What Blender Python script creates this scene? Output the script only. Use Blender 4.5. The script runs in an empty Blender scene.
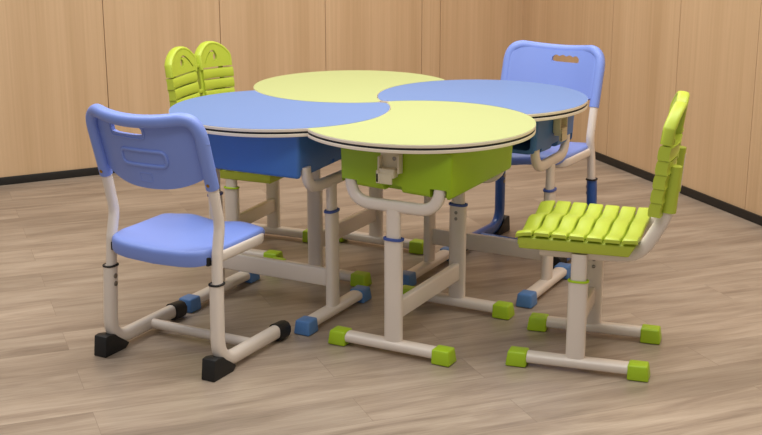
import bpy, bmesh, math, random
from math import sin, cos, pi, radians
from mathutils import Vector, Matrix

S = bpy.context.scene
COL = S.collection
random.seed(7)

# ------------------------------------------------------------------ materials
def lin(c):
    return tuple(((v/255)/12.92 if v/255 <= .04045 else ((v/255+.055)/1.055)**2.4) for v in c)

def plastic(name, rgb, rough=.42, bump=.06, scale=900, metallic=0, var=.04, spec=.5, coat=0):
    m = bpy.data.materials.new(name); m.use_nodes = True
    nt = m.node_tree; n = nt.nodes; b = n['Principled BSDF']
    tc = n.new('ShaderNodeTexCoord')
    no = n.new('ShaderNodeTexNoise'); no.inputs['Scale'].default_value = 7; no.inputs['Detail'].default_value = 3
    nt.links.new(tc.outputs['Object'], no.inputs['Vector'])
    hsv = n.new('ShaderNodeHueSaturation'); hsv.inputs['Color'].default_value = (*lin(rgb), 1)
    mr = n.new('ShaderNodeMapRange'); mr.inputs['To Min'].default_value = 1-var; mr.inputs['To Max'].default_value = 1+var
    nt.links.new(no.outputs['Fac'], mr.inputs['Value']); nt.links.new(mr.outputs['Result'], hsv.inputs['Value'])
    nt.links.new(hsv.outputs['Color'], b.inputs['Base Color'])
    b.inputs['Roughness'].default_value = rough; b.inputs['Metallic'].default_value = metallic
    b.inputs['Specular IOR Level'].default_value = spec; b.inputs['Coat Weight'].default_value = coat
    if bump:
        n2 = n.new('ShaderNodeTexNoise'); n2.inputs['Scale'].default_value = scale; n2.inputs['Detail'].default_value = 1
        nt.links.new(tc.outputs['Object'], n2.inputs['Vector'])
        bp = n.new('ShaderNodeBump'); bp.inputs['Strength'].default_value = bump; bp.inputs['Distance'].default_value = .001
        nt.links.new(n2.outputs['Fac'], bp.inputs['Height']); nt.links.new(bp.outputs['Normal'], b.inputs['Normal'])
    return m

M = dict(
    white=plastic('cream_powder_coat', (226, 214, 202), .28, .02, 400, var=.02, coat=.15),
    edge=plastic('cream_edge_band', (228, 214, 194), .4, .02, var=.03),
    hookcream=plastic('cream_plastic', (214, 202, 172), .4, .05),
    black=plastic('black_rubber', (18, 18, 19), .55, .1),
    gasket=plastic('black_gasket', (14, 14, 15), .6, .05),
    yellow=plastic('yellow_green_laminate', (174, 181, 121), .5, .03, 1500, var=.012, spec=.3),
    bluetop=plastic('blue_laminate', (105, 131, 181), .5, .03, 1500, var=.012, spec=.3),
    limebox=plastic('olive_lime_plastic', (152, 184, 22), .45, .12, 700),
    bluebox=plastic('mid_blue_plastic', (68, 118, 188), .45, .12, 700),
    lime=plastic('lime_plastic', (182, 198, 62), .42, .08, 800),
    limecap=plastic('lime_cap_plastic', (166, 200, 30), .42, .05),
    bluecap=plastic('blue_cap_plastic', (84, 128, 184), .42, .05),
    chairblue=plastic('periwinkle_plastic', (124, 147, 220), .42, .1, 700),
    navy=plastic('blue_metal_paint', (38, 84, 158), .3, .02, 400, coat=.2),
    ring=plastic('blue_ring_plastic', (66, 88, 160), .45, .02),
    limering=plastic('lime_ring_plastic', (170, 205, 30), .45, .02),
    steel=plastic('bolt_steel', (150, 145, 138), .3, 0, metallic=1),
    brass=plastic('brass_screw', (176, 132, 60), .35, 0, metallic=1),
)

def floor_mat():
    m = bpy.data.materials.new('vinyl_plank_floor'); m.use_nodes = True
    nt = m.node_tree; n = nt.nodes; L = nt.links; b = n['Principled BSDF']
    tc = n.new('ShaderNodeTexCoord'); mp = n.new('ShaderNodeMapping')
    mp.inputs['Rotation'].default_value = (0, 0, radians(-49))
    L.new(tc.outputs['Object'], mp.inputs['Vector'])
    br = n.new('ShaderNodeTexBrick'); br.offset = .37; br.squash = 1
    br.inputs['Scale'].default_value = 1; br.inputs['Brick Width'].default_value = 1.22; br.inputs['Row Height'].default_value = .182
    br.inputs['Mortar Size'].default_value = .0008; br.inputs['Mortar Smooth'].default_value = .3
    br.inputs['Color1'].default_value = (0, 0, 0, 1); br.inputs['Color2'].default_value = (1, 1, 1, 1); br.inputs['Mortar'].default_value = (.5, .5, .5, 1)
    L.new(mp.outputs['Vector'], br.inputs['Vector'])
    # offset grain per plank
    sep = n.new('ShaderNodeSeparateXYZ'); L.new(mp.outputs['Vector'], sep.inputs[0])
    com = n.new('ShaderNodeCombineXYZ')
    a1 = n.new('ShaderNodeMath'); a1.operation = 'MULTIPLY_ADD'; a1.inputs[1].default_value = 1.3
    bw = n.new('ShaderNodeRGBToBW'); L.new(br.outputs['Color'], bw.inputs[0])
    mu = n.new('ShaderNodeMath'); mu.operation = 'MULTIPLY'; mu.inputs[1].default_value = 9; L.new(bw.outputs[0], mu.inputs[0])
    L.new(sep.outputs['X'], a1.inputs[0]); L.new(mu.outputs[0], a1.inputs[2])
    a2 = n.new('ShaderNodeMath'); a2.operation = 'MULTIPLY'; a2.inputs[1].default_value = 9; L.new(sep.outputs['Y'], a2.inputs[0])
    L.new(a1.outputs[0], com.inputs['X']); L.new(a2.outputs[0], com.inputs['Y']); L.new(mu.outputs[0], com.inputs['Z'])
    g = n.new('ShaderNodeTexNoise'); g.inputs['Scale'].default_value = 1.5; g.inputs['Detail'].default_value = 7; g.inputs['Roughness'].default_value = .6; g.inputs['Distortion'].default_value = .6
    L.new(com.outputs[0], g.inputs['Vector'])
    a3 = n.new('ShaderNodeVectorMath'); a3.operation = 'MULTIPLY'; a3.inputs[1].default_value = (2.2, 9, 1); L.new(com.outputs[0], a3.inputs[0])
    g2 = n.new('ShaderNodeTexNoise'); g2.inputs['Scale'].default_value = 2.5; g2.inputs['Detail'].default_value = 5; L.new(a3.outputs[0], g2.inputs['Vector'])
    cr = n.new('ShaderNodeValToRGB'); e = cr.color_ramp.elements
    e[0].position = .32; e[0].color = (*lin((127, 111, 97)), 1); e[1].position = .68; e[1].color = (*lin((181, 165, 147)), 1)
    k = cr.color_ramp.elements.new(.5); k.color = (*lin((158, 141, 124)), 1)
    mixf = n.new('ShaderNodeMath'); mixf.operation = 'MULTIPLY_ADD'; mixf.inputs[1].default_value = .3
    L.new(g2.outputs['Fac'], mixf.inputs[0])
    mm = n.new('ShaderNodeMath'); mm.operation = 'MULTIPLY'; mm.inputs[1].default_value = .7; L.new(g.outputs['Fac'], mm.inputs[0]); L.new(mm.outputs[0], mixf.inputs[2])
    L.new(mixf.outputs[0], cr.inputs['Fac'])
    hsv = n.new('ShaderNodeHueSaturation'); L.new(cr.outputs['Color'], hsv.inputs['Color'])
    mr = n.new('ShaderNodeMapRange'); mr.inputs['To Min'].default_value = .9; mr.inputs['To Max'].default_value = 1.08; L.new(bw.outputs[0], mr.inputs['Value']); L.new(mr.outputs[0], hsv.inputs['Value'])
    mx = n.new('ShaderNodeMix'); mx.data_type = 'RGBA'; mx.inputs['B'].default_value = (*lin((128, 112, 98)), 1)
    L.new(br.outputs['Fac'], mx.inputs['Factor']); L.new(hsv.outputs['Color'], mx.inputs['A'])
    L.new(mx.outputs['Result'], b.inputs['Base Color'])
    b.inputs['Roughness'].default_value = .4
    rr = n.new('ShaderNodeMapRange'); rr.inputs['To Min'].default_value = .24; rr.inputs['To Max'].default_value = .42; L.new(g2.outputs['Fac'], rr.inputs['Value']); L.new(rr.outputs[0], b.inputs['Roughness'])
    bp = n.new('ShaderNodeBump'); bp.inputs['Strength'].default_value = .08; bp.inputs['Distance'].default_value = .002
    L.new(mixf.outputs[0], bp.inputs['Height']); L.new(bp.outputs['Normal'], b.inputs['Normal'])
    return m

def wall_mat():
    m = bpy.data.materials.new('oak_veneer_panel'); m.use_nodes = True
    nt = m.node_tree; n = nt.nodes; L = nt.links; b = n['Principled BSDF']
    tc = n.new('ShaderNodeTexCoord'); mp = n.new('ShaderNodeMapping'); mp.inputs['Scale'].default_value = (60, 60, .9)
    L.new(tc.outputs['Object'], mp.inputs['Vector'])
    g = n.new('ShaderNodeTexNoise'); g.inputs['Scale'].default_value = 1; g.inputs['Detail'].default_value = 5; g.inputs['Roughness'].default_value = .65; L.new(mp.outputs[0], g.inputs['Vector'])
    mp2 = n.new('ShaderNodeMapping'); mp2.inputs['Scale'].default_value = (7, 7, .25); L.new(tc.outputs['Object'], mp2.inputs['Vector'])
    g2 = n.new('ShaderNodeTexNoise'); g2.inputs['Scale'].default_value = 1; g2.inputs['Detail'].default_value = 2; L.new(mp2.outputs[0], g2.inputs['Vector'])
    ad = n.new('ShaderNodeMath'); ad.operation = 'MULTIPLY_ADD'; ad.inputs[1].default_value = .5; L.new(g2.outputs['Fac'], ad.inputs[0])
    hf = n.new('ShaderNodeMath'); hf.operation = 'MULTIPLY'; hf.inputs[1].default_value = .5; L.new(g.outputs['Fac'], hf.inputs[0]); L.new(hf.outputs[0], ad.inputs[2])
    cr = n.new('ShaderNodeValToRGB'); e = cr.color_ramp.elements
    e[0].position = .3; e[0].color = (*lin((192, 159, 120)), 1); e[1].position = .7; e[1].color = (*lin((216, 184, 146)), 1)
    L.new(ad.outputs[0], cr.inputs['Fac']); L.new(cr.outputs['Color'], b.inputs['Base Color'])
    b.inputs['Roughness'].default_value = .5
    return m

# ------------------------------------------------------------------ mesh helpers
def obj(name, bm, mat, parent=None, angle=35, mods=()):
    me = bpy.data.meshes.new(name)
    bmesh.ops.recalc_face_normals(bm, faces=bm.faces)
    bm.to_mesh(me); bm.free()
    for p in me.polygons: p.use_smooth = True
    me.set_sharp_from_angle(angle=radians(angle))
    for mt in (mat if isinstance(mat, (list, tuple)) else [mat]): me.materials.append(mt)
    o = bpy.data.objects.new(name, me); COL.objects.link(o)
    if parent: o.parent = parent
    return o

def sec(a, b, n=20, e=2.0):
    out = []
    for i in range(n):
        t = 2*pi*i/n; c, s = cos(t), sin(t)
        out.append((a*math.copysign(abs(c)**(2/e), c), b*math.copysign(abs(s)**(2/e), s)))
    return out

def fillet(pts, r, n=7):
    pts = [Vector(p) for p in pts]; rs = r if isinstance(r, (list, tuple)) else [r]*len(pts)
    out = [pts[0]]
    for i in range(1, len(pts)-1):
        p, a, b = pts[i], pts[i-1], pts[i+1]
        da = (a-p).normalized(); db = (b-p).normalized(); ang = da.angle(db)
        if rs[i] <= 0 or ang > pi-.02: out.append(p); continue
        d = min(rs[i]/math.tan(ang/2), .49*(a-p).length if i > 1 else .95*(a-p).length, .49*(b-p).length if i < len(pts)-2 else .95*(b-p).length)
        A, B = p+da*d, p+db*d
        for k in range(n+1):
            t = k/n; out.append(A*(1-t)**2+p*2*t*(1-t)+B*t*t)
    out.append(pts[-1]); return out

def tube(bm, path, a, b, N, e=2.0, n=20, round_end=False, closed=False):
    """sweep a (super)ellipse: semi-axis a along N (plane normal), b across"""
    N = Vector(N).normalized(); P = [Vector(p) for p in path]; rings = []
    sc = sec(a, b, n, e); m = len(P)
    for i, p in enumerate(P):
        if closed: t = P[(i+1) % m]-P[i-1]
        else: t = (P[min(i+1, m-1)]-P[max(i-1, 0)])
        t.normalize(); Nn = (N-t*N.dot(t)).normalized(); B = t.cross(Nn)
        w = 1.0
        if 0 < i < m-1 and not closed:
            c = (P[i]-P[i-1]).normalized().dot((P[i+1]-P[i]).normalized()); w = 1/max(.5, math.sqrt((1+c)/2))
        rings.append([bm.verts.new(p+Nn*x+B*y*w) for x, y in sc])
    for i in range(m if closed else m-1):
        r0, r1 = rings[i], rings[(i+1) % m]
        for j in range(n): bm.faces.new((r0[j], r0[(j+1) % n], r1[(j+1) % n], r1[j]))
    if not closed:
        bm.faces.new(rings[0]); bm.faces.new(rings[-1])
    return bm

def box(bm, c, s, bev=.003, seg=2, R=None):
    r = bmesh.ops.create_cube(bm, size=1); vs = r['verts']
    for v in vs: v.co = Vector((v.co.x*s[0], v.co.y*s[1], v.co.z*s[2]))
    if bev:
        es = list({e for v in vs for e in v.link_edges})
        q = bmesh.ops.bevel(bm, geom=es, offset=bev, segments=seg, profile=.5, affect='EDGES')
        vs = list({v for f in q['faces'] for v in f.verts} | {v for v in vs if v.is_valid})
    for v in vs: v.co = (R @ v.co if R else v.co)+Vector(c)
    return vs

def hexa(bm, bot, top, bev=.006, seg=3):
    """bot, top: 4 points each"""
    v = [bm.verts.new(p) for p in list(bot)+list(top)]
    fs = [bm.faces.new([v[i] for i in q]) for q in ((3, 2, 1, 0), (4, 5, 6, 7), (0, 1, 5, 4), (1, 2, 6, 5), (2, 3, 7, 6), (3, 0, 4, 7))]
    if bev:
        bmesh.ops.bevel(bm, geom=list({e for f in fs for e in f.edges}), offset=bev, segments=seg, profile=.5, affect='EDGES')

def prism(bm, poly, z0, z1, ch=0):
    """polygon (ccw list of xy) extruded, small chamfer ch"""
    n = len(poly); P = [Vector((p[0], p[1], 0)) for p in poly]
    off = []
    for i in range(n):
        t = (P[(i+1) % n]-P[i-1]).normalized(); off.append(P[i]+Vector((-t.y, t.x, 0))*ch)
    lv = [(off, z0), (P, z0+ch), (P, z1-ch), (off, z1)] if ch else [(P, z0), (P, z1)]
    rings = [[bm.verts.new((p.x, p.y, z)) for p in pp] for pp, z in lv]
    for a, b in zip(rings, rings[1:]):
        for i in range(n): bm.faces.new((a[i], a[(i+1) % n], b[(i+1) % n], b[i]))
    # caps: tessellated with the exact polygon routine
    from mathutils.geometry import tessellate_polygon
    for (pp, z), ring in ((lv[0], rings[0]), (lv[-1], rings[-1])):
        for tri in tessellate_polygon([[Vector((p.x, p.y, 0)) for p in pp]]):
            try: bm.faces.new([ring[i] for i in tri])
            except ValueError: pass

def cyl(bm, p, d, r, h, n=14, dome=0):
    d = Vector(d).normalized(); p = Vector(p); up = Vector((0, 0, 1)) if abs(d.z) < .9 else Vector((1, 0, 0))
    x = d.cross(up).normalized(); y = d.cross(x)
    prof = [(r, 0), (r, h*.7), (r*.75, h), (r*.4, h+dome)] if dome else [(r, 0), (r, h)]
    rings = [[bm.verts.new(p+d*hh+(x*cos(2*pi*i/n)+y*sin(2*pi*i/n))*rr) for i in range(n)] for rr, hh in prof]
    for a, b in zip(rings, rings[1:]):
        for i in range(n): bm.faces.new((a[i], a[(i+1) % n], b[(i+1) % n], b[i]))
    bm.faces.new(rings[0]); bm.faces.new(rings[-1])

def shell(bm, fn, U, V, th, nfn=None):
    """closed slab: fn(u,v)->Vector front surface, thickness th along nfn(u,v)"""
    g = [[None, None] for _ in range(2)]
    F = [[bm.verts.new(fn(u, v)) for v in V] for u in U]
    Bk = [[bm.verts.new(fn(u, v)+nfn(u, v)*th) for v in V] for u in U]
    nu, nv = len(U), len(V); fs = []
    for i in range(nu-1):
        for j in range(nv-1):
            fs.append(bm.faces.new((F[i][j], F[i+1][j], F[i+1][j+1], F[i][j+1])))
            fs.append(bm.faces.new((Bk[i][j], Bk[i][j+1], Bk[i+1][j+1], Bk[i+1][j])))
    for i in range(nu-1):
        for j in (0, nv-1): bm.faces.new((F[i][j], F[i+1][j], Bk[i+1][j], Bk[i][j]))
    for j in range(nv-1):
        for i in (0, nu-1): bm.faces.new((F[i][j], F[i][j+1], Bk[i][j+1], Bk[i][j]))

def bake(o, *mods):
    """apply modifiers through the depsgraph; mods = (type, {settings})"""
    for t, kw in mods:
        m = o.modifiers.new(t.lower(), t)
        for k, v in kw.items(): setattr(m, k, v)
    dg = bpy.context.evaluated_depsgraph_get(); dg.update()
    me = bpy.data.meshes.new_from_object(o.evaluated_get(dg), depsgraph=dg)
    o.modifiers.clear(); old = o.data; o.data = me; me.name = o.name; bpy.data.meshes.remove(old)
    for p in me.polygons: p.use_smooth = True
    me.set_sharp_from_angle(angle=radians(40))
    return o

def cut(o, bm, solver='EXACT'):
    bmesh.ops.recalc_face_normals(bm, faces=bm.faces)
    me = bpy.data.meshes.new('c'); bm.to_mesh(me); bm.free()
    c = bpy.data.objects.new('c', me); COL.objects.link(c); c.parent = o.parent
    bpy.context.view_layer.update()
    bake(o, ('BOOLEAN', dict(operation='DIFFERENCE', object=c, solver=solver)))
    bpy.data.objects.remove(c); bpy.data.meshes.remove(me)

def thing(name, label, cat, loc, rz, group):
    o = bpy.data.objects.new(name, None); COL.objects.link(o); o.empty_display_size = .1
    o.location = loc; o.rotation_euler = (0, 0, rz)
    o['label'] = label; o['category'] = cat; o['group'] = group
    return o

def foot_cap(bm, x_end, d, y, w=.064, L=.068, h=.052):
    """block cap over a bar end; d = +1/-1 outward along x"""
    xi = x_end-d*L; t = .007
    bot = [(xi, y-w/2, .001), (x_end, y-w/2, .001), (x_end, y+w/2, .001), (xi, y+w/2, .001)]
    xo = x_end-d*t
    top = [(xi, y-w/2+.005, h), (xo, y-w/2+.005, h), (xo, y+w/2-.005, h), (xi, y+w/2-.005, h)]
    hexa(bm, bot, top, .006, 3)

def collar(bm, x, y, z, a, b, t=.004, h=.011):
    P = sec(a+t, b+t, 28, 2.6); Q = sec(a-.002, b-.002, 28, 2.6)
    rings = [[bm.verts.new((x+p[0], y+p[1], z+dz)) for p in R] for R, dz in ((Q, -h/2), (P, -h/2*.6), (P, h/2*.6), (Q, h/2))]
    n = 28
    for r0, r1 in zip(rings, rings[1:]+rings[:1]):
        for i in range(n): bm.faces.new((r0[i], r0[(i+1) % n], r1[(i+1) % n], r1[i]))

# ------------------------------------------------------------------ desk
DC = (.284, -.275); R = .3992; GAP = .0022; ORG = Vector((.325, -.29, 0))

def crescent():
    c0 = Vector(DC); c1 = Vector((DC[1], -DC[0])); Rb = R+GAP
    d = (c1-c0).length; a = (R*R-Rb*Rb+d*d)/(2*d); h = math.sqrt(R*R-a*a)
    e = (c1-c0)/d; m = c0+e*a; nrm = Vector((-e.y, e.x))
    pts = [m+nrm*h, m-nrm*h]; pts.sort(key=lambda p: p.length); Pin, Pout = pts
    def ang(c, p): return math.atan2(p.y-c.y, p.x-c.x)
    a0 = ang(c0, Pout); a1 = ang(c0, Pin)
    while a1 < a0: a1 += 2*pi
    mid = c0+R*Vector((cos((a0+a1)/2), sin((a0+a1)/2)))
    if (mid-c1).length < Rb: raise Exception('arc')
    own = [c0+R*Vector((cos(a0+(a1-a0)*i/140), sin(a0+(a1-a0)*i/140))) for i in range(141)]
    b0 = ang(c1, Pin); b1 = ang(c1, Pout)
    db = (b1-b0+pi) % (2*pi)-pi
    bite = [c1+Rb*Vector((cos(b0+db*i/60), sin(b0+db*i/60))) for i in range(61)]
    # round inner tip
    def trim(A, r, P): return [p for p in A if (p-P).length > r]
    ri, ro = .032, .008
    own2 = [p for p in own if (p-Pin).length > ri and (p-Pout).length > ro]
    bite2 = [p for p in bite if (p-Pin).length > ri and (p-Pout).length > ro]
    def bez(A, P, B, n=10): return [A*(1-t)**2+P*2*t*(1-t)+B*t*t for t in [k/n for k in range(1, n)]]
    m1 = bez(own2[-1], Pin, bite2[0], 10); m2 = bez(bite2[-1], Pout, own2[0], 6)
    h1, h2 = len(m1)//2, len(m2)//2
    def resample(A, n):
        d = [0]
        for a, b in zip(A, A[1:]): d.append(d[-1]+(b-a).length)
        out, k = [], 0
        for i in range(n):
            q = d[-1]*i/(n-1)
            while k < len(d)-2 and d[k+1] < q: k += 1
            out.append(A[k].lerp(A[k+1], (q-d[k])/max(1e-9, d[k+1]-d[k])))
        return out
    chain_a = m2[h2:]+own2+m1[:h1+1]; chain_b = m1[h1:]+bite2+m2[:h2+1]
    N = 150
    A = resample(chain_a, N); B = resample(chain_b, N)
    poly = A+B[1:-1]
    return [Vector((p.x-ORG.x, p.y-ORG.y)) for p in poly]
CRES = crescent()

def shrink(poly, d):
    n = len(poly); out = []
    for i in range(n):
        t = (poly[(i+1) % n]-poly[i-1]).normalized(); out.append(poly[i]+Vector((-t.y, t.x))*d)
    return out

def make_desk(k, top, boxm, capm, label):
    a = k*pi/2; o3 = Matrix.Rotation(a, 3, 'Z') @ ORG
    t = thing('student_desk', label, 'desk', o3, a, 'crescent-topped student desks')
    # ---- top: coloured laminate on an edged board, black gasket, lower board
    bm = bmesh.new(); prism(bm, CRES, .7392, .7492, .001); tb = obj('tabletop', bm, M['edge'], t)
    tb['label'] = 'cream edge band of the desk top'
    bm = bmesh.new(); prism(bm, shrink(CRES, .0009), .7488, .7502); obj('laminate', bm, top, tb)
    bm = bmesh.new(); prism(bm, shrink(CRES, .0012), .7318, .7396); obj('gasket', bm, M['gasket'], t)
    bm = bmesh.new(); prism(bm, CRES, .7212, .7320, .0012); obj('lower_board', bm, M['edge'], t)
    X = lambda u: u-ORG.x
    Y = lambda s: s-ORG.y
    # ---- book box, open towards the middle of the cluster
    u0, u1, s0, s1 = .133, .543, -.562, -.036
    bm = bmesh.new()
    bot = [(X(u0), Y(s0)+.006, .574), (X(u1)-.006, Y(s0)+.006, .559), (X(u1)-.006, Y(s1)-.006, .559), (X(u0), Y(s1)-.006, .574)]
    topq = [(X(u0), Y(s0), .7205), (X(u1), Y(s0), .7205), (X(u1), Y(s1), .7205), (X(u0), Y(s1), .7205)]
    hexa(bm, bot, topq, .014, 4)
    b = obj('book_box', bm, boxm, t)
    bm = bmesh.new(); box(bm, (X(.135+.17), Y(-.29), .6465), (.44, .49, .112), .016, 3); cut(b, bm)
    bm = bmesh.new()
    box(bm, (X(.330), Y(s0), .569), (.068, .09, .038), .002)
    box(bm, (X(.330), Y(s1), .572), (.068, .03, .034), .002)
    for u in (.166, .494):
        for s in (s0, s1): box(bm, (X(u), Y(s), .574), (.060, .075, .036), .002)
    cut(b, bm)
    # ---- two T legs with U arms
    for s, sd in ((-.545, -1), (-.036, 1)):
        y = Y(s); us = .328
        bm = bmesh.new()
        tube(bm, [(X(us), y, .044), (X(us), y, .402)], .032, .0185, (1, 0, 0), 2.8, 28)
        lg = obj('leg', bm, M['white'], t)
        bm = bmesh.new(); tube(bm, [(X(us), y, .39), (X(us), y, .505)], .0255, .0145, (1, 0, 0), 2.6, 24)
        obj('inner_tube', bm, M['white'], lg)
        bm = bmesh.new(); collar(bm, X(us), y, .404, .032, .0185)
        c = obj('collar', bm, M['ring'], lg); c['label'] = 'dark blue ring round the leg'
        for z in (.376, .353):
            bm = bmesh.new(); cyl(bm, (X(us), y-sd*.0175, z), (0, -sd, 0), .0062, .004, 12, .001)
            obj('bolt', bm, M['steel'], lg)
        bm = bmesh.new()
        pth = fillet([(X(.166), y-sd*.004, .598), (X(.166), y-sd*.002, .515), (X(.494), y-sd*.002, .515), (X(.494), y-sd*.004, .598)], .1, 12)
        tube(bm, pth, .0155, .0205, (0, 1, 0), 2.4, 20)
        obj('support_arm', bm, M['white'], t)
        bm = bmesh.new()
        tube(bm, [(X(.10), y, .031), (X(.537), y, .031)], .027, .0185, (0, 1, 0), 2.8, 24)
        fb = obj('foot_bar', bm, M['white'], t)
        for ue, d in ((.086, -1), (.551, 1)):
            bm = bmesh.new(); foot_cap(bm, X(ue), d, y, .066)
            obj('foot_cap', bm, capm, fb)
    bm = bmesh.new(); box(bm, (X(.331), Y(-.2905), .151), (.026, .49, .066), .006, 3); obj('crossbar', bm, M['white'], t)
    # ---- bag hook on the outer side
    bm = bmesh.new(); y = Y(s0)-.001; ux = X(.331)
    box(bm, (ux, y-.003, .668), (.078, .008, .066), .002)
    box(bm, (ux-.036, y-.014, .660), (.007, .028, .056), .002)
    box(bm, (ux+.036, y-.014, .668), (.007, .028, .062), .002)
    box(bm, (ux-.004, y-.017, .636), (.054, .034, .030), .003)
    box(bm, (ux-.012, y-.033, .618), (.058, .006, .034), .002)
    box(bm, (ux-.036, y-.030, .624), (.010, .012, .040), .002)
    hk = obj('bag_hook', bm, M['hookcream'], t); hk['label'] = 'cream plastic bag hook'
    bm = bmesh.new(); cyl(bm, (ux+.012, y-.006, .682), (0, -1, 0), .007, .003, 14, .001); obj('screw', bm, M['steel'], hk)
    bm = bmesh.new(); box(bm, (X(.155), Y(-.46), .717), (.03, .05, .011), .001); obj('connector_plate', bm, M['hookcream'], t)
    return t

# ------------------------------------------------------------------ blue sled chair (x forward, y left)
def make_blue_chair(label, loc, rz, lower, ringz, group, seat_up=0):
    t = thing('school_chair', label, 'chair', loc, rz, group)
    YT = .213
    def yf(z): return YT+.009*max(0, (.46-z)/.43)
    for sd in (1, -1):
        y = sd*yf(.03)
        # outer lower tube: floor bar, bend, leg
        pth = fillet([(.215, y+sd*.002, .037), (-.165, y, .037), (-.150, sd*yf(ringz), ringz)], [0, .085, 0], 12)
        bm = bmesh.new(); tube(bm, pth, .0205, .0245, (0, 1, 0), 2.5, 24)
        lg = obj('sled_leg', bm, lower, t)
        if lower is M['navy']: lg['label'] = 'blue painted lower leg'
        x0 = -.150
        bm = bmesh.new()
        pth = fillet([(x0+.001, sd*yf(ringz-.05), ringz-.05), (-.138, sd*yf(.4), .40), (-.118, sd*YT, .490), (-.150, sd*YT, .635), (-.194, sd*YT, .79)], [0, .05, .10, .2, 0], 6)
        tube(bm, pth, .0168, .0180, (0, 1, 0), 2.3, 20)
        obj('back_post', bm, M['white'], t)
        bm = bmesh.new(); collar(bm, x0+.001, sd*yf(ringz), ringz, .0245, .0205, .003, .008)
        obj('collar', bm, M['black'], lg)
        for z in (ringz-.035, ringz-.062):
            bm = bmesh.new(); cyl(bm, (-.151, sd*(yf(z)-.0195), z), (0, -sd, 0), .009, .004, 12, .001); obj('bolt', bm, M['steel'], lg)
        # heel block
        bm = bmesh.new()
        w = .026
        prof = [(-.226, .0), (-.118, .0), (-.100, .012), (-.100, .018), (-.138, .038), (-.165, .066), (-.196, .073), (-.217, .071)]
        A = [bm.verts.new((x, y-w, z)) for x, z in prof]; B = [bm.verts.new((x, y+w, z)) for x, z in prof]; n = len(prof)
        for i in range(n): bm.faces.new((A[i], A[(i+1) % n], B[(i+1) % n], B[i]))
        bm.faces.new(A); bm.faces.new(B)
        bmesh.ops.bevel(bm, geom=bm.edges[:], offset=.004, segments=2, profile=.5, affect='EDGES')
        h = obj('heel_cap', bm, M['black'], lg); h['label'] = 'black rubber heel block'
        bm = bmesh.new()
        y += sd*.002
        pc = [(.172, y, .034), (.234, y, .034)]
        tube(bm, pc, .026, .031, (0, 1, 0), 3.0, 28)
        for v in bm.verts:
            v.co.z = max(.001, v.co.z)
            if v.co.x > .2: v.co.z = .001+(v.co.z-.001)*(.93); v.co.y = y+(v.co.y-y)*.95
        bmesh.ops.bevel(bm, geom=[e for e in bm.edges if all(v.co.x > .2 for v in e.verts)], offset=.005, segments=2, profile=.5, affect='EDGES')
        h = obj('toe_cap', bm, M['black'], lg); h['label'] = 'black rubber toe cap'
        bm = bmesh.new(); box(bm, (-.150, sd*(yf(.378)-.022), .378), (.03, .012, .03), .004); obj('clip', bm, M['black'], t).location.z = seat_up
    bm = bmesh.new(); tube(bm, [(.045, -yf(.03), .036), (.045, yf(.03), .036)], .0175, .0175, (1, 0, 0), 2, 20); obj('crossbar', bm, lower, t)
    # seat rail: a U of flat bar
    bm = bmesh.new()
    pth = fillet([(-.135, -.208, .386), (.156, -.208, .386), (.156, .208, .386), (-.135, .208, .386)], .06, 8)
    tube(bm, pth, .0185, .0115, (0, 0, 1), 3, 20); obj('seat_rail', bm, M['white'], t).location.z = seat_up
    # seat
    bm = bmesh.new()
    def edge(th):
        c, s = cos(th), sin(th)
        e = 7
        xx = math.copysign(abs(c)**(2/e), c); yy = math.copysign(abs(s)**(2/e), s)
        if xx > 0: x = .184*xx; x += .014*(1-yy*yy)
        else: x = .186*xx-.009*(1-yy*yy)*min(1, -xx*1.2)
        w = .212 if x > -.10 else .212-.006*min(1, (-.10-x)/.03)
        return x, w*yy
    def ztop(x, y):
        v = y/.2
        z = .409+.010*v*v*(1-max(0, min(1, (x+.05)/.2))*.2)
        f = max(0, min(1, (x-.02)/.14)); f = f*f*(3-2*f)
        z += f*(.013-.012*cos(2*pi*v)*.6)*(1-abs(v)*.25)
        if x > .115: z -= ((x-.115)/.08)**2*.021
        if x < -.14: z -= ((-.14-x)/.07)**2*.012
        return z
    n = 72
    rings = []
    for s, dz, kind in ((.15, 0, 't'), (.35, 0, 't'), (.55, 0, 't'), (.72, 0, 't'), (.85, 0, 't'), (.93, 0, 't'), (.972, -.0025, 't'), (.993, -.008, 't'), (1, -.015, 't'),
                        (1, -.021, 'r'), (.99, -.027, 'r'), (.965, -.029, 'r'), (.9, -.026, 'r'), (.6, -.020, 'r'), (.2, -.02, 'r')):
        ring = []
        for i in range(n):
            x, y = edge(2*pi*i/n); x *= s; y *= s
            z = ztop(x, y)+dz
            if kind == 'r' and x < -.12: z -= .022*min(1, (-.12-x)/.04)*(1 if s > .95 else .6)
            ring.append(bm.verts.new((x, y, z)))
        rings.append(ring)
    for a, b in zip(rings, rings[1:]):
        for i in range(n): bm.faces.new((a[i], a[(i+1) % n], b[(i+1) % n], b[i]))
    bm.faces.new(rings[0]); bm.faces.new(rings[-1])
    obj('seat', bm, M['chairblue'], t, 50).location.z = seat_up
    # backrest
    def bx(y, z): return -.119-(z-.62)*.285-.060*(1-min(1, (y/.215)**2))-.024*max(0, (abs(y)-.188)/.033)**2
    def ztc(y): return .849-.014*(1-min(1, abs(y)/.17)**2)
    half = [(YT, .775+0*k) for k in range(1)]
    P0, P1, P2 = Vector((YT, .775)), Vector((YT, .849)), Vector((.155, ztc(.155)))
    half = [P0*(1-q)**2+P1*2*q*(1-q)+P2*q*q for q in [k/12 for k in range(13)]]      # outer corner, going inwards
    half += [Vector((y, ztc(y))) for y in (.14, .12, .10, .08, .06, .04, .02)]
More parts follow.
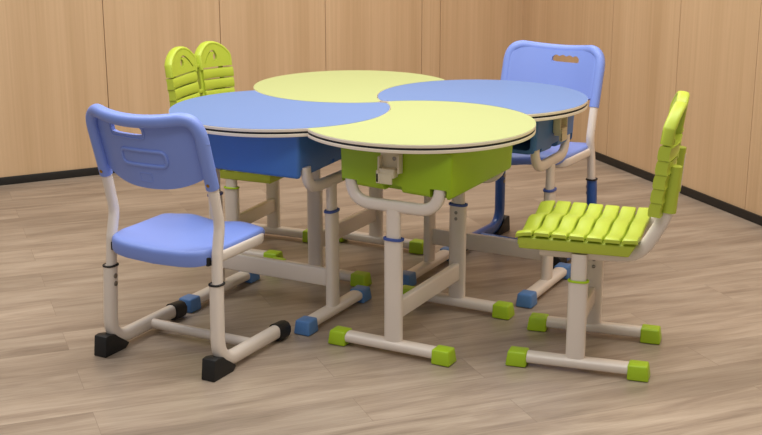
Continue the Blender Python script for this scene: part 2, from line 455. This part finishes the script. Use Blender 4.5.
    def top(y):
        a = min(abs(y), YT-.0005)
        if a <= .02: return ztc(a)
        for p, q in zip(half, half[1:]):
            if q.x <= a <= p.x: return p.y+(q.y-p.y)*(p.x-a)/max(1e-6, p.x-q.x)
        return .775
    def bottom(y):
        v = min(1, abs(y)/.2); return .608+.050*v**2.6
    ylist = sorted(set([round(-.221+.442*i/64, 5) for i in range(65)]))
    hy0, hy1 = -.022, .108
    def fn(y, tt):
        z = bottom(y)+(top(y)-bottom(y))*tt
        return Vector((bx(y, z), y, z))
    def nf(y, tt):
        return Vector((-1, 0, -.28)).normalized()
    V = [i/22 for i in range(23)]
    bm = bmesh.new(); shell(bm, fn, ylist, V, .016, nf)
    bk = obj('backrest', bm, M['chairblue'], t, 50)
    # hand hole with finger scallops
    bm = bmesh.new()
    zc0, zc1 = .785, .810; pts = []
    for i in range(25):
        q = i/24; pts.append((hy0+(hy1-hy0)*q, zc0-.004*abs(2*q-1)**6*-1))
    for i in range(33):
        q = i/32; pts.append((hy1-(hy1-hy0)*q, zc1+.006*abs(sin(q*4*pi))-.006*abs(2*q-1)**8))
    A = [bm.verts.new((-.45, y, z)) for y, z in pts]; B = [bm.verts.new((0, y, z)) for y, z in pts]; m = len(pts)
    for i in range(m): bm.faces.new((A[i], A[(i+1) % m], B[(i+1) % m], B[i]))
    bmesh.ops.triangulate(bm, faces=[bm.faces.new(A), bm.faces.new(B)])
    cut(bk, bm)
    # rolled rim, hole lip, embossed label frame (rear face), as one moulding with the panel
    bm = bmesh.new(); bm.from_mesh(bk.data)
    def xs(z): return -.147-.285*(z-.62)
    side = [(xs(z), YT, z) for z in (.618, .65, .69, .73, .76)]
    arc = [(xs(p.y)*(p.x/YT)**6+(bx(p.x, p.y)-.024)*(1-(p.x/YT)**6), p.x, p.y) for p in half]
    path = side+arc+[(bx(0, ztc(0))-.024, 0, ztc(0))]+[(x, -y, z) for x, y, z in reversed(arc)]+[(x, -y, z) for x, y, z in reversed(side)]
    tube(bm, path, .0210, .0205, (1, 0, .28), 2.3, 20)
    for sd in (1, -1):
        ring = [Vector((xs(.768), sd*YT, .768))+Vector((.0216*cos(2*pi*i/28), .0211*sin(2*pi*i/28), -.0062*cos(2*pi*i/28))) for i in range(28)]
        tube(bm, ring, .0012, .0012, (0, 0, 1), 2, 6, closed=True)
    def surf(y, z): p = Vector((bx(y, z), y, z)); return p+Vector((-1, 0, -.28)).normalized()*.0165
    def rrect(y0, y1, z0, z1, r):
        o = []
        for cy, cz, a0 in ((y1-r, z1-r, 0), (y0+r, z1-r, pi/2), (y0+r, z0+r, pi), (y1-r, z0+r, 3*pi/2)):
            for k in range(6):
                a = a0+pi/2*k/5; o.append((cy+r*cos(a), cz+r*sin(a)))
        out = []
        for i in range(len(o)):
            p, q = o[i], o[(i+1) % len(o)]
            st = 8 if abs(p[0]-q[0]) > .04 else 1
            for k in range(st): out.append((p[0]+(q[0]-p[0])*k/st, p[1]+(q[1]-p[1])*k/st))
        return out
    tube(bm, [surf(y, z) for y, z in rrect(-.088, .085, .688, .738, .018)], .0055, .0060, (1, 0, .28), 2, 10, closed=True)
    tube(bm, [surf(y, z) for y, z in rrect(-.02, .025, .632, .66, .003)], .0012, .0014, (1, 0, .28), 2, 8, closed=True)
    lip = [(y, z) for y, z in rrect(hy0-.007, hy1+.007, zc0-.007, zc1+.016, .012)]
    tube(bm, [surf(y, z) for y, z in lip], .0022, .0035, (1, 0, .28), 2, 10, closed=True)
    bmesh.ops.recalc_face_normals(bm, faces=bm.faces)
    bm.to_mesh(bk.data); bm.free()
    for p in bk.data.polygons: p.use_smooth = True
    bk.data.set_sharp_from_angle(angle=radians(50))
    for sd in (1, -1):
        bm = bmesh.new(); cyl(bm, (-.147-.0235, sd*YT, .632), (-1, 0, -.28), .006, .004, 12, .001); obj('screw', bm, M['brass'], bk)
    return t

# ------------------------------------------------------------------ lime butterfly-back chair
def make_lime_chair(label, loc, rz, group, YF=.174, drop=0, bdrop=0, turn=0, fwd=0):
    t = thing('school_chair', label, 'chair', loc, rz, group)
    for sd in (1, -1):
        y = sd*YF
        bm = bmesh.new(); tube(bm, [(.006, y, .044), (.006, y, .308)], .0315, .0185, (1, 0, 0), 2.8, 28); lg = obj('leg', bm, M['white'], t)
        bm = bmesh.new(); tube(bm, [(.006, y, .29), (.006, y, .40)], .0255, .0145, (1, 0, 0), 2.6, 24); obj('inner_tube', bm, M['white'], lg)
        bm = bmesh.new(); collar(bm, .006, y, .309, .0315, .0185, .003, .008); c = obj('collar', bm, M['limering'], lg); c['label'] = 'lime ring round the leg'
        for z in (.283, .258):
            bm = bmesh.new(); cyl(bm, (.006, y-sd*.0175, z), (0, -sd, 0), .0062, .004, 12, .001); obj('bolt', bm, M['steel'], lg)
        bm = bmesh.new(); tube(bm, [(-.215, y, .031), (.208, y, .031)], .026, .0185, (0, 1, 0), 2.8, 24); fb = obj('foot_bar', bm, M['white'], t)
        for xe, d in ((-.236, -1), (.232, 1)):
            bm = bmesh.new(); foot_cap(bm, xe, d, y, .066, .07)
            obj('foot_cap', bm, M['limecap'], fb)
        # seat support running back and up
        bm = bmesh.new(); yy = sd*.145
        pth = fillet([(.14, yy, .398), (-.175, yy, .398), (-.252, yy, .54), (-.262, yy, .68)], [0, .11, .2, 0], 12)
        tube(bm, pth, .0165, .022, (0, 1, 0), 2.4, 22); obj('back_post', bm, M['white'], t)
    bm = bmesh.new(); box(bm, (.010, 0, .152), (.026, 2*YF-.02, .06), .006, 3); obj('crossbar', bm, M['white'], t)
    # seat of seven slats
    bm = bmesh.new()
    def zs(x, y):
        v = y/.209
        f = max(0, min(1, (x+.2)/.4))
        z = .4590+(.0090*cos(2*pi*v))*(.3+.7*f)+.007*v*v*(1-f)+.004*f
        if x > .15: z -= ((x-.15)/.06)**2*.010*(1)
        if x < -.1: z += ((-.1-x)/.09)**2*.006
        a = abs(y)
        if a > .197: z -= ((a-.197)/.012)**2*.005
        return z
    n = 7; L0, L1 = -.182, .208; pitch = (L1-L0)/n; g = .0070
    W = .209
    YS = [-W+2*W*i/52 for i in range(53)]
    for i in range(n):
        a, b = L0+i*pitch+g/2, L0+(i+1)*pitch-g/2
        if i == n-1: b = L1
        XS = [a, a+.0015, a+.004, (a+b)/2, b-.004, b-.0015, b]
        def fn(y, x, a=a, b=b):
            dz = 0
            for q in (x-a, b-x):
                if q < .004: dz = -.004*(1-q/.004)**2
            return Vector((x, y, zs(x, y)+dz))
        shell(bm, fn, YS, XS, .011, lambda y, x: Vector((0, 0, -1)))
    obj('seat', bm, M['lime'], t, 45)
    bm = bmesh.new()
    hexa(bm, [(-.150, -.192, .406), (.200, -.196, .406), (.200, .196, .406), (-.150, .192, .406)],
         [(-.172, -.199, .4455), (.203, -.202, .4455), (.203, .202, .4455), (-.172, .199, .4455)], .005, 3)
    hexa(bm, [(.17, -.2, .42), (.2035, -.2, .42), (.2035, .2, .42), (.17, .2, .42)],
         [(.17, -.2, .4465), (.2035, -.2, .4465), (.2035, .2, .4465), (.17, .2, .4465)], .004, 2)
    obj('seat_apron', bm, M['lime'], t)
    # butterfly back
    def xb(y, z):
        a = abs(y)
        return -.216-.130*(z-.58)+.018*max(0, (a-.07)/.13)**2
    def nf(y, z):
        a = abs(y); d = .018*2*max(0, (a-.07)/.13)/.13*math.copysign(1, y)
        return Vector((-1, d, -.1)).normalized()
    bm = bmesh.new()
    TH = .032
    def outer(z): return .192+.020*max(0, min(1, (z-.55)/.25))
    for sd in (1, -1):
        # slats
        for i in range(5):
            z0 = .548+i*.0455; z1 = z0+.040
            YS = [.024+.001*0+q/18 for q in range(19)]
            def fn(q, r, z0=z0, z1=z1):
                q = (q-.024)
                zm = (z0+z1)/2; w = outer(zm); y = .022+(w-.022)*q
                z = z0+(z1-z0)*r
                # slats swell at their outer ends, leaving lens-shaped slots, and fan upwards a little inwards
                z += (r-.5)*.004*abs(2*q-1)**3-(.008*(1-q) if True else 0)*(-1)
                return Vector((xb(sd*y, z)+.004*(1-(2*r-1)**4), sd*y, z))
            shell(bm, fn, YS, [0, .08, .3, .5, .7, .92, 1], TH+.004, lambda q, r: Vector((-1, .0, -.1)).normalized())
        # inner rail beside the slit
        tube(bm, [(xb(0, z)-.014, sd*.020, z) for z in (.552, .62, .70, .79)], .008, .008, (1, 0, 0), 2.4, 12)
        # outer rail behind the slats
        tube(bm, [(xb(.15, z)-.018, sd*.165, z) for z in (.552, .62, .70, .79)], .012, .008, (0, 1, 0), 2.4, 12)
        # sleeve over the post
        tube(bm, [(-.253-(z-.57)*.07, sd*.145, z) for z in (.552, .62, .700)], .0215, .0255, (0, 1, 0), 2.4, 22)
    bk = obj('backrest', bm, M['lime'], t, 40)
    # upper lobes with the curled slot
    for sd in (1, -1):
        bm = bmesh.new()
        def ztopl(y):
            q = (y-.018)/(.206-.018)
            # rounded lobe peaking off-centre
            dq = q-.44
            return .800+.088*(max(0, 1-(dq/.58)**1.9))**.58 if dq > 0 else .800+.088*(1-.55*(abs(dq)/.44)**2.2)
        def fn(q, r):
            y = .018+(.2055-.018)*q
            z0 = .778+.008*(1-q); z1 = max(ztopl(y), z0+.012); z = z0+(z1-z0)*r
            return Vector((xb(sd*y, z)+.004, sd*y, z))
        QS = [.5-.5*cos(pi*i/36) for i in range(37)]
        shell(bm, fn, QS, [i/14 for i in range(15)], .011, lambda q, r: Vector((-1, 0, -.1)).normalized())
        lb = obj('lobe', bm, M['lime'], t, 50)
        bm = bmesh.new()
        cl = []
        # comma: a round eye whose tail arcs over towards the slit
        spine = [(.119, .836), (.112, .847), (.098, .852), (.084, .847), (.068, .834), (.052, .816), (.041, .801)]
        wid = [.0035, .004, .004, .0035, .0032, .003, .0025]
        sp = [Vector((a, b)) for a, b in spine]; Lf, Rt = [], []
        for i, p in enumerate(sp):
            tt = (sp[min(i+1, len(sp)-1)]-sp[max(i-1, 0)]).normalized(); nn = Vector((-tt.y, tt.x))
            Lf.append(p+nn*wid[i]); Rt.append(p-nn*wid[i])
        ply = Lf+Rt[::-1]; m = len(ply)
        A = [bm.verts.new((-.5, sd*p.x, p.y)) for p in ply]; B = [bm.verts.new((0, sd*p.x, p.y)) for p in ply]
        for i in range(m): bm.faces.new((A[i], A[(i+1) % m], B[(i+1) % m], B[i]))
        bmesh.ops.triangulate(bm, faces=[bm.faces.new(A), bm.faces.new(B)])
        cut(lb, bm)
        bm = bmesh.new(); n = 20
        A = [bm.verts.new((-.5, sd*(.114+.0115*cos(2*pi*i/n)), .824+.0170*sin(2*pi*i/n))) for i in range(n)]; B = [bm.verts.new((0, v.co.y, v.co.z)) for v in A]
        for i in range(n): bm.faces.new((A[i], A[(i+1) % n], B[(i+1) % n], B[i]))
        bm.faces.new(A); bm.faces.new(B); cut(lb, bm)
        # fat rounded rim
        rim = [(xb(sd*.2, .776)-.014, sd*.2005, .776)]
        for i in range(41):
            q = .5-.5*cos(pi*i/40); y = .021+(.2005-.021)*(1-q); z = max(ztopl(y), .789)-.006; rim.append((xb(sd*y, z)-.014, sd*y, z))
        rim.append((xb(sd*.021, .776)-.014, sd*.021, .776))
        b2 = bmesh.new(); b2.from_mesh(lb.data); tube(b2, rim, .0195, .0095, (1, 0, .1), 2.5, 16)
        b3 = bpy.data.meshes.new('m'); b2.to_mesh(b3); b2.free()
        bmj = bmesh.new(); bmj.from_mesh(bk.data); bmj.from_mesh(b3)
        bmj.to_mesh(bk.data); bmj.free(); bpy.data.meshes.remove(b3)
        old = lb.data; bpy.data.objects.remove(lb); bpy.data.meshes.remove(old)
    bm = bmesh.new(); bm.from_mesh(bk.data)
    for z in (.797, .69, .60): box(bm, (xb(0, z)-.010, 0, z), (.012, .036, .016), .003)
    bmesh.ops.recalc_face_normals(bm, faces=bm.faces)
    bm.to_mesh(bk.data); bm.free()
    for p in bk.data.polygons: p.use_smooth = True
    bk.data.set_sharp_from_angle(angle=radians(42))
    # height setting of this chair: seat and back slide on the legs; the back sits slightly turned
    for o in t.children:
        nm = o.name.split('.')[0]
        if nm in ('seat', 'seat_apron'): o.location.z = -drop
        if nm in ('backrest', 'back_post'):
            tn = turn*(1 if nm == 'backrest' else .45); c = Vector((-.25, 0, 0)); Rz = Matrix.Rotation(tn, 3, 'Z')
            o.rotation_euler.z = tn; o.location = c-Rz @ c+Vector((fwd, 0, -bdrop))
    return t

# ------------------------------------------------------------------ the room
FM, WM = floor_mat(), wall_mat()
GM = plastic('seam_shadow_gap', (116, 90, 68), .7, 0)
BM_ = plastic('black_skirting', (24, 22, 21), .5, .02)
def struct(o, label=None): o['kind'] = 'structure'; return o
C0 = Vector((-.771, 3.293, 0))
aL, aR = radians(56), radians(-41)
dL, dR = Vector((cos(aL), sin(aL), 0)), Vector((cos(aR), sin(aR), 0))   # left wall runs to the corner along dL, right wall leaves it along dR
LEN = 6.2
bm = bmesh.new()
fp = [C0-dL*LEN, C0+Vector((0, .02, 0)), C0+dR*LEN, C0+dR*LEN-dL*LEN]
vs = [bm.verts.new((p.x, p.y, 0)) for p in fp]+[bm.verts.new((p.x, p.y, -.05)) for p in fp]
for q in ((3, 2, 1, 0), (4, 5, 6, 7), (0, 1, 5, 4), (1, 2, 6, 5), (2, 3, 7, 6), (3, 0, 4, 7)): bm.faces.new([vs[i] for i in q])
struct(obj('floor', bm, FM))

def wall(name, cuts, ang, ysign):
    """local x along the wall from the corner, panels at y in front of a dark backing; ysign = room side"""
    bm = bmesh.new(); H = 2.75; g = .0035
    lo, hi = min(cuts), max(cuts)
    for a, b in zip(cuts, cuts[1:]):
        r = bmesh.ops.create_cube(bm, size=1)
        for v in r['verts']: v.co = Vector((a+g/2+(v.co.x+.5)*(b-a-g), -ysign*.009+v.co.y*.018, (v.co.z+.5)*H))
    k = len(bm.faces)
    r = bmesh.ops.create_cube(bm, size=1)
    for v in r['verts']: v.co = Vector((lo+(v.co.x+.5)*(hi-lo), -ysign*.030+v.co.y*.03, (v.co.z+.5)*H))
    bm.faces.ensure_lookup_table()
    for f in bm.faces[k:]: f.material_index = 1
    o = obj(name, bm, [WM, GM]); o.location = C0; o.rotation_euler = (0, 0, ang); return struct(o)
RW = [-.01, 1.075, 1.709, 2.333, 2.96, 3.59, 4.22, 4.85, 5.48, 6.2]
LW = [-6.2, -5.86, -5.22, -4.58, -3.94, -3.30, -2.656, -2.006, -1.363, -.723, -.595, .02]
wall('wall_left', LW, aL, -1)
wall('wall_right', RW, aR, -1)
def base(name, x0, x1, ang):
    bm = bmesh.new(); box(bm, ((x0+x1)/2, -.006, .021), (x1-x0, .012, .042), .002)
    o = obj(name, bm, BM_); o.location = C0; o.rotation_euler = (0, 0, ang); struct(o)
base('baseboard_left', -6.2, -.012, aL); base('baseboard_right', .0, 6.2, aR)

# ------------------------------------------------------------------ furniture
make_desk(0, M['yellow'], M['limebox'], M['limecap'], 'yellow-green crescent desk nearest the viewer, lime box and cream bag hook in full view')
make_desk(1, M['bluetop'], M['bluebox'], M['bluecap'], 'blue crescent desk on the right, in front of the farther blue chair')
make_desk(2, M['yellow'], M['limebox'], M['limecap'], 'yellow-green crescent desk at the back of the cluster, only its top showing clearly')
make_desk(3, M['bluetop'], M['bluebox'], M['bluecap'], 'blue crescent desk on the left, its blue box facing the nearest blue chair')

def rot2(v, k):
    a = k*pi/2; return Vector((cos(a)*v[0]-sin(a)*v[1], sin(a)*v[0]+cos(a)*v[1], 0))
p3 = rot2((.816, -.306), 3)
make_blue_chair('blue plastic chair in the left foreground seen from behind, white sled frame', p3, radians(0)+3*pi/2+pi, M['white'], .305, 'blue school chairs')
p1 = rot2((.816, -.278), 1)
make_blue_chair('blue plastic chair behind the right blue desk, facing the viewer, blue lower legs', p1, radians(-3)+pi/2+pi, M['navy'], .307, 'blue school chairs', .044)
make_lime_chair('lime slatted chair in the right foreground seen from the side', Vector((.898, -.231, 0)), radians(10)+pi, 'lime butterfly-back school chairs', turn=radians(2.5))
make_lime_chair('lime butterfly-back chair at the far left behind the left blue desk', Vector((-.792, .278, 0)), radians(4.5), 'lime butterfly-back school chairs', .178, .060, .020, radians(-6), .002)

# ------------------------------------------------------------------ camera
cam = bpy.data.cameras.new('camera'); co = bpy.data.objects.new('camera', cam); COL.objects.link(co)
PITCH, ROLL, YAW = .268, -.001, .492
fw = Vector((-sin(YAW)*cos(PITCH), cos(YAW)*cos(PITCH), -sin(PITCH))); rt = Vector((cos(YAW), sin(YAW), 0)); up = rt.cross(fw)
rt2 = rt*cos(ROLL)+up*sin(ROLL); up2 = rt2.cross(fw)
co.matrix_world = Matrix(((rt2.x, up2.x, -fw.x, 2.159), (rt2.y, up2.y, -fw.y, -4.050), (rt2.z, up2.z, -fw.z, 1.563), (0, 0, 0, 1)))
cam.sensor_width = 36; cam.sensor_fit = 'HORIZONTAL'; cam.lens = 1246.3*36/762
S.camera = co

# ------------------------------------------------------------------ light
w = bpy.data.worlds.new('world'); S.world = w; w.use_nodes = True
bg = w.node_tree.nodes['Background']; bg.inputs['Color'].default_value = (1, .985, .97, 1); bg.inputs['Strength'].default_value = .34
def area(x, y, z, sx, sy, e, col, rz=0, aim=None):
    l = bpy.data.lights.new('ceiling_lamp', 'AREA'); l.shape = 'RECTANGLE'; l.size = sx; l.size_y = sy; l.energy = e; l.color = col
    o = bpy.data.objects.new('ceiling_lamp', l); COL.objects.link(o); o.location = (x, y, z); o.rotation_euler = (0, 0, rz)
    if aim is not None: o.rotation_euler = (Vector(aim)-Vector((x, y, z))).to_track_quat('-Z', 'Y').to_euler()
for (x, y, e) in ((-.5, 1.5, 27), (1.7, .1, 30), (-1.5, -.9, 33), (.9, -2.5, 28), (.2, -.4, 40)):
    area(x, y, 2.7, 1.6, 1.0, e, (1, .97, .93), radians(56))
S.view_settings.view_transform = 'Standard'; S.view_settings.look = 'None'; S.view_settings.gamma = 1
S.view_settings.use_curve_mapping = False; S.view_settings.exposure = 0
